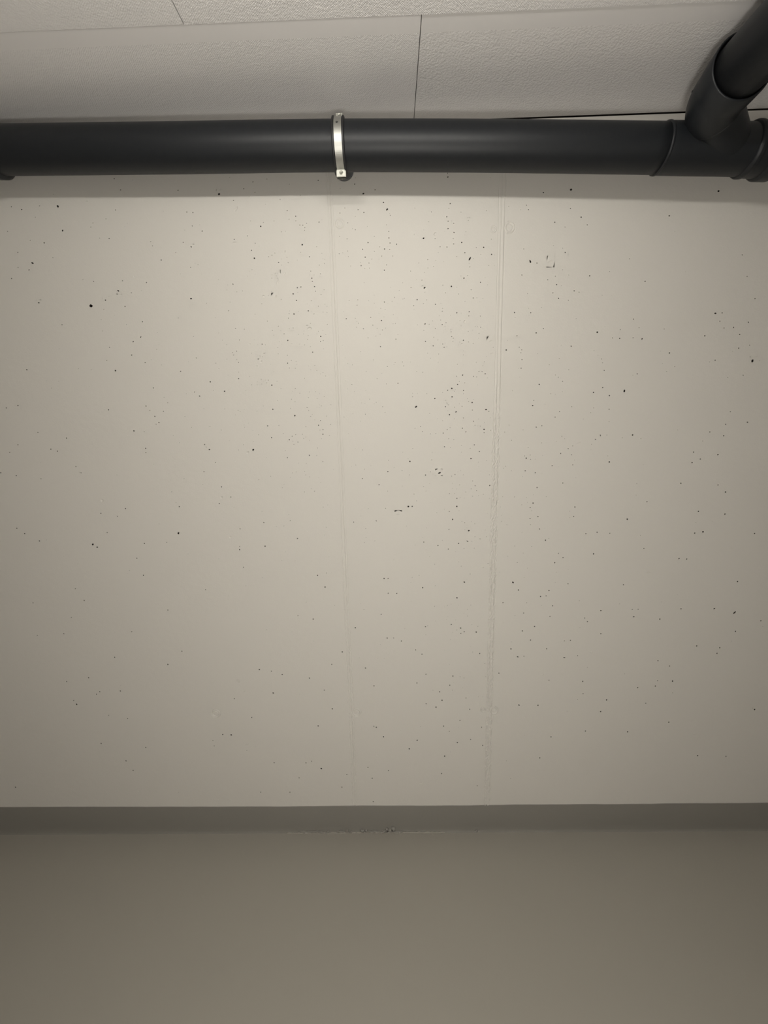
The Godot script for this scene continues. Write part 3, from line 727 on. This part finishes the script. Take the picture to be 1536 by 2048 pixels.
func build_pipe() -> void:
	var t := thing("drain_pipe", "matt black plastic drain pipe along the wall under the ceiling, with angled branch", "pipe")
	var st := begin(true)
	add_run(st, -ROOM_HALF + 0.002, 0.735, [[-3.0, 0.055], [3.0, 0.055]])
	build("pipe_barrel", st, plastic, t, true)
	st = begin(true)  # the socket just past the left edge of the view
	add_run(st, -1.20, -1.062, [[-1.20, 0.0555], [-1.195, 0.059], [-1.09, 0.059], [-1.085, 0.064], [-1.067, 0.064], [-1.062, 0.0555]], 0.02)
	build("pipe_socket", st, plastic, t, true)
	# the branch fitting: a straight body with an arm that leaves it at an angle towards the room
	var wye := begin(true)
	add_run(wye, 0.733, 0.985, [[0.733, 0.0560], [0.738, 0.0567], [0.985, 0.0567]], 0.02)
	var body := build("branch_fitting", wye, plastic, t, true)
	st = begin(true)
	add_run(st, 0.730, 0.7375, [[0.7300, 0.0553], [0.7315, 0.0578], [0.7352, 0.0582], [0.7375, 0.0565]], 0.0015)
	build("weld_ring", st, plastic, body, true)
	st = begin(true)
	var arm := []
	var arm_r := []
	var from := Vector3(0.905, 2.2465, 0.1055)
	var ring := Vector3(0.822, 2.2906, 0.171)
	for k in 13:
		var u := k / 12.0
		arm.append(from.bezier_interpolate(from.lerp(ring, 0.4), ring + Vector3(0.02, -0.006, -0.02), ring, u))
		arm_r.append(lerpf(0.0555, 0.0572, u))
	add_tube(st, arm, arm_r, 80)
	build("branch_arm", st, plastic, body, true)
	st = begin(true)
	var d := (ring - Vector3(0.836, 2.2866, 0.157)).normalized()
	add_tube(st, [ring - d * 0.0022, ring - d * 0.0018, ring - d * 0.0004, ring + d * 0.0002], [0.0570, 0.0579, 0.0579, 0.0570], 80)
	build("joint_ring", st, rubber, body, true)
	st = begin(true)
	add_run(st, 0.952, 1.012, [[0.952, 0.0568], [0.954, 0.0600], [0.959, 0.0622], [0.966, 0.0622], [0.971, 0.0602], [1.012, 0.0602]], 0.003)
	build("pipe_socket", st, plastic, body, true)
	st = begin(true)
	add_run(st, 1.000, 1.045, [[1.000, 0.0602], [1.003, 0.0650], [1.008, 0.0672], [1.037, 0.0672], [1.042, 0.065], [1.045, 0.0556]], 0.003)
	build("socket_rim", st, plastic, body, true)
	st = begin(true)
	add_run(st, 1.04, ROOM_HALF - 0.002, [[1.0, 0.055], [3.0, 0.055]])
	build("pipe_barrel", st, plastic, t, true)
	# the elbow that turns the arm towards the room
	st = begin(true)
	var d0 := Vector3(-0.70, 0.24, 0.70).normalized()
	var d1 := Vector3(0.0, 0.13, 1.0).normalized()
	var corner := ring + d0 * 0.0315
	var out := corner + d1 * 0.0315
	var steps := [[ring, d0, 0.0572], [ring + d0 * 0.0003, d0, 0.0590], [ring + d0 * 0.0012, d0, 0.0597]]
	for k in range(1, 17):
		var u := k / 16.0
		steps.append([ring.bezier_interpolate(ring.lerp(corner, 0.6), out.lerp(corner, 0.6), out, u), d0.slerp(d1, u), lerpf(0.0598, 0.0625, u)])
	var mouth := Vector3(0.801, 2.3128, 0.282)
	for p in [[0.14, 0.0634], [0.30, 0.0656], [0.50, 0.0666], [0.94, 0.0681], [0.99, 0.0676], [1.0, 0.0656], [0.97, 0.0634], [0.6, 0.0628]]:
		var u := float(p[0])
		steps.append([out.lerp(mouth, u), d1.slerp(Vector3(0, 0, 1), minf(1.0, u * 1.2)), p[1]])
	add_rings(st, steps, 80)
	var elbow := build("elbow", st, plastic, t, true)
	st = begin()
	add_box(st, Vector3(0.7425, 2.3165, 0.198), Vector3(0.7475, 2.3225, 0.204), 0.001)
	build("moulding_nub", st, plastic, elbow)
	# the pipe that leaves the elbow for the room
	st = begin(true)
	add_tube(st, [Vector3(0.801, 2.311, 0.262), Vector3(0.801, 2.311, 0.8), Vector3(0.801, 2.311, 1.6), Vector3(0.801, 2.311, ROOM_DEPTH - 0.002)], [0.0605, 0.0605, 0.0605, 0.0605], 80)
	build("branch_pipe", st, plastic, t, true)


# a skin over rings, each [centre, facing, radius]
func add_rings(st: SurfaceTool, steps: Array, sides: int) -> void:
	var rings := []
	for s in steps:
		var along: Vector3 = s[1]
		var side := along.cross(Vector3.UP).normalized()
		var up := along.cross(side)
		var ring := PackedVector3Array()
		for k in sides:
			var t := TAU * k / sides
			ring.append(s[0] + (side * cos(t) + up * sin(t)) * float(s[2]))
		rings.append(ring)
	for i in rings.size() - 1:
		for k in sides:
			var l := (k + 1) % sides
			quad(st, rings[i][k], rings[i][l], rings[i + 1][l], rings[i + 1][k])


func build_clamp() -> void:
	var x := -0.1215
	var c := main_axis(x)
	var t := thing("pipe_clamp", "galvanised steel pipe clamp with black rubber lining, holding the drain pipe to the wall", "clamp", c)
	# rubber lining: two lips with a groove between them for the strap
	var st := begin()
	add_lathe(st, Vector3(-0.0165, 0, 0), Vector3.RIGHT, [[0.0, 0.0551], [0.0005, 0.0595], [0.0020, 0.0618], [0.0052, 0.0618], [0.0062, 0.0572], [0.0268, 0.0572], [0.0278, 0.0618], [0.0310, 0.0618], [0.0325, 0.0595], [0.033, 0.0551]], 96, false)
	build("rubber_lining", st, rubber, t)
	# the strap: a band with a hole in its front
	st = begin()
	var half := 0.0098
	var r0 := 0.0574
	var r1 := 0.0596
	var at := func(a: float, u: float, r: float) -> Vector3: return Vector3(u, sin(a) * r, cos(a) * r)
	var n := 96
	var hole_from := 4
	for k in n:
		var a0 := TAU * k / n
		var a1 := TAU * (k + 1) / n
		quad(st, at.call(a0, -half, r0), at.call(a0, -half, r1), at.call(a1, -half, r1), at.call(a1, -half, r0))
		quad(st, at.call(a1, half, r0), at.call(a1, half, r1), at.call(a0, half, r1), at.call(a0, half, r0))
		if k >= hole_from and k < hole_from + 4:
			continue
		quad(st, at.call(a0, -half, r1), at.call(a0, half, r1), at.call(a1, half, r1), at.call(a1, -half, r1))
	var ha := TAU * (hole_from + 2.0) / n
	var hw := TAU * 2.0 / n
	var hr := 0.0031
	var m := 32
	for k in m:
		var q := []
		for e in 2:
			var t0 := TAU * (k + e) / m
			var s := minf(half / maxf(absf(cos(t0)), 1e-6), hw * r1 / maxf(absf(sin(t0)), 1e-6))
			q.append([cos(t0) * s, ha + sin(t0) * s / r1, cos(t0) * hr - 0.0012, ha + sin(t0) * hr / r1])
		quad(st, at.call(q[0][3], q[0][2], r1), at.call(q[0][1], q[0][0], r1), at.call(q[1][1], q[1][0], r1), at.call(q[1][3], q[1][2], r1))
		quad(st, at.call(q[0][3], q[0][2], r0), at.call(q[0][3], q[0][2], r1), at.call(q[1][3], q[1][2], r1), at.call(q[1][3], q[1][2], r0))
		var ca := Vector2(q[0][0], q[0][1])
		var cb := Vector2(q[1][0], q[1][1])
		if absf(ca.x - cb.x) > 1e-6 and absf(ca.y - cb.y) > 1e-6:
			var cu := half * signf(ca.x + cb.x)
			var cv := ha + hw * signf(ca.y + cb.y - 2.0 * ha)
			tri(st, at.call(ca.y, ca.x, r1), at.call(cv, cu, r1), at.call(cb.y, cb.x, r1))
	build("strap", st, zinc, t)
	# the ears where the two halves meet, below and above the pipe, each with its screw
	for s in [-1, 1]:
		for front in [1, 0]:
			st = begin()
			var z0 := 0.0035 if front else -0.0065
			var wide := (0.0135 if front else 0.0120) if s < 0 else 0.0092
			var lo := 0.0575
			var hi := 0.0765 if s < 0 else 0.0745
			add_box(st, Vector3(-wide + 0.001, minf(lo * s, hi * s), z0), Vector3(wide + 0.001, maxf(lo * s, hi * s), z0 + 0.003), 0.0011)
			build("ear", st, zinc_bright if front else shaded_zinc, t)  # rear ear takes the darker zinc, as if shaded
		st = begin()
		var y := 0.0672 * float(s)
		add_lathe(st, Vector3(0.0015, y, 0.0062), Vector3(0, 0, 1), [[0.0, 0.0060], [0.0008, 0.0060], [0.0012, 0.0046], [0.0042, 0.0046], [0.0048, 0.0040], [0.0040, 0.0030], [0.0028, 0.0]], 6, false)
		var screw := build("screw", st, zinc_bright, t)
		st = begin()
		add_box(st, Vector3(0.0008, y - 0.0034, 0.0085), Vector3(0.0022, y + 0.0034, 0.0096), 0.0002)
		add_box(st, Vector3(-0.0019, y - 0.0007, 0.0085), Vector3(0.0049, y + 0.0007, 0.0096), 0.0002)
		build("dark_cross_bars", st, shaded_zinc, screw)  # raised dark bars in place of the shade inside a cross slot
		st = begin(true)
		add_lathe(st, Vector3(0.0015, y, -0.016), Vector3(0, 0, 1), [[0.0, 0.0022], [0.001, 0.0028], [0.024, 0.0028]], 16)
		build("screw_shank", st, zinc, screw, true)
	# the threaded rod and the round wall plate behind the pipe
	st = begin()
	add_lathe(st, Vector3(0, 0, -c.z + 0.004), Vector3(0, 0, 1), [[0.0, 0.005], [c.z - 0.062, 0.005]], 20)
	add_lathe(st, Vector3(0, 0, -0.078), Vector3(0, 0, 1), [[0.0, 0.0085], [0.019, 0.0085]], 6)
	build("threaded_rod", st, zinc, t)
	st = begin()
	add_lathe(st, Vector3(0, -0.004, -c.z), Vector3(0, 0, 1), [[0.0, 0.0285], [0.0050, 0.0285], [0.0062, 0.0275], [0.0066, 0.0255], [0.0066, 0.0]], 56, false)
	build("wall_plate", st, plate_grey, t)


func _ready() -> void:
	# the camera
	var cam := Camera3D.new()
	cam.name = "camera"
	cam.fov = 2.0 * rad_to_deg(atan(1024.0 / 850.0))
	cam.near = 0.05
	cam.far = 50.0
	cam.transform = Transform3D(Basis(Vector3(0.99961789, -0.02282541, -0.01559064), Vector3(0.01962458, 0.98324124, -0.18124994), Vector3(0.01946647, 0.18087472, 0.98331348)), Vector3(0, 1.525, 1.404))
	cam.current = true
	add_child(cam, true)
	var around := WorldEnvironment.new()
	around.name = "surroundings"
	var env := Environment.new()
	env.background_mode = Environment.BG_COLOR
	env.background_color = Color(0.02, 0.02, 0.02)
	env.tonemap_mode = Environment.TONE_MAPPER_LINEAR
	env.tonemap_exposure = 1.0
	env.sdfgi_enabled = true
	env.ssao_enabled = true
	env.ssil_enabled = true
	around.environment = env
	add_child(around, true)
	rng.seed = 20240
	make_materials()
	build_lamp()
	build_fill_lamp()
	# the room
	start_wall()
	open_channel(-0.184, -0.152, 0.112, CEILING)
	open_channel(0.328, 0.360, 0.112, CEILING)
	var patches := []
	for p in PLUGS:
		patches.append(plug_patch(p))
	list_voids()
	add_pinholes()
	var wall := finish_wall()
	seam(wall, -0.184, -0.152, 0.112, CEILING, -0.1668, -0.1652, [[-0.008, -0.0011, 0.0011], [0.0, -0.0016, 0.0012], [0.0075, -0.0010, 0.0011], [0.0035, 0.0005, 0.002]], 1.25, 0.0012)
	seam(wall, 0.328, 0.360, 0.112, CEILING, 0.3408, 0.3425, [[-0.0095, -0.0013, 0.0012], [-0.0055, 0.0009, 0.0022], [-0.0005, -0.0012, 0.0011], [0.0050, 0.0012, 0.0024], [0.0095, -0.0018, 0.0013]], 1.78, 0.0024)
	for st in patches:
		build("tie_hole_plug", st, paint, wall, true)
	build_baseboard()
	build_room()
	build_pipe()
	build_clamp()
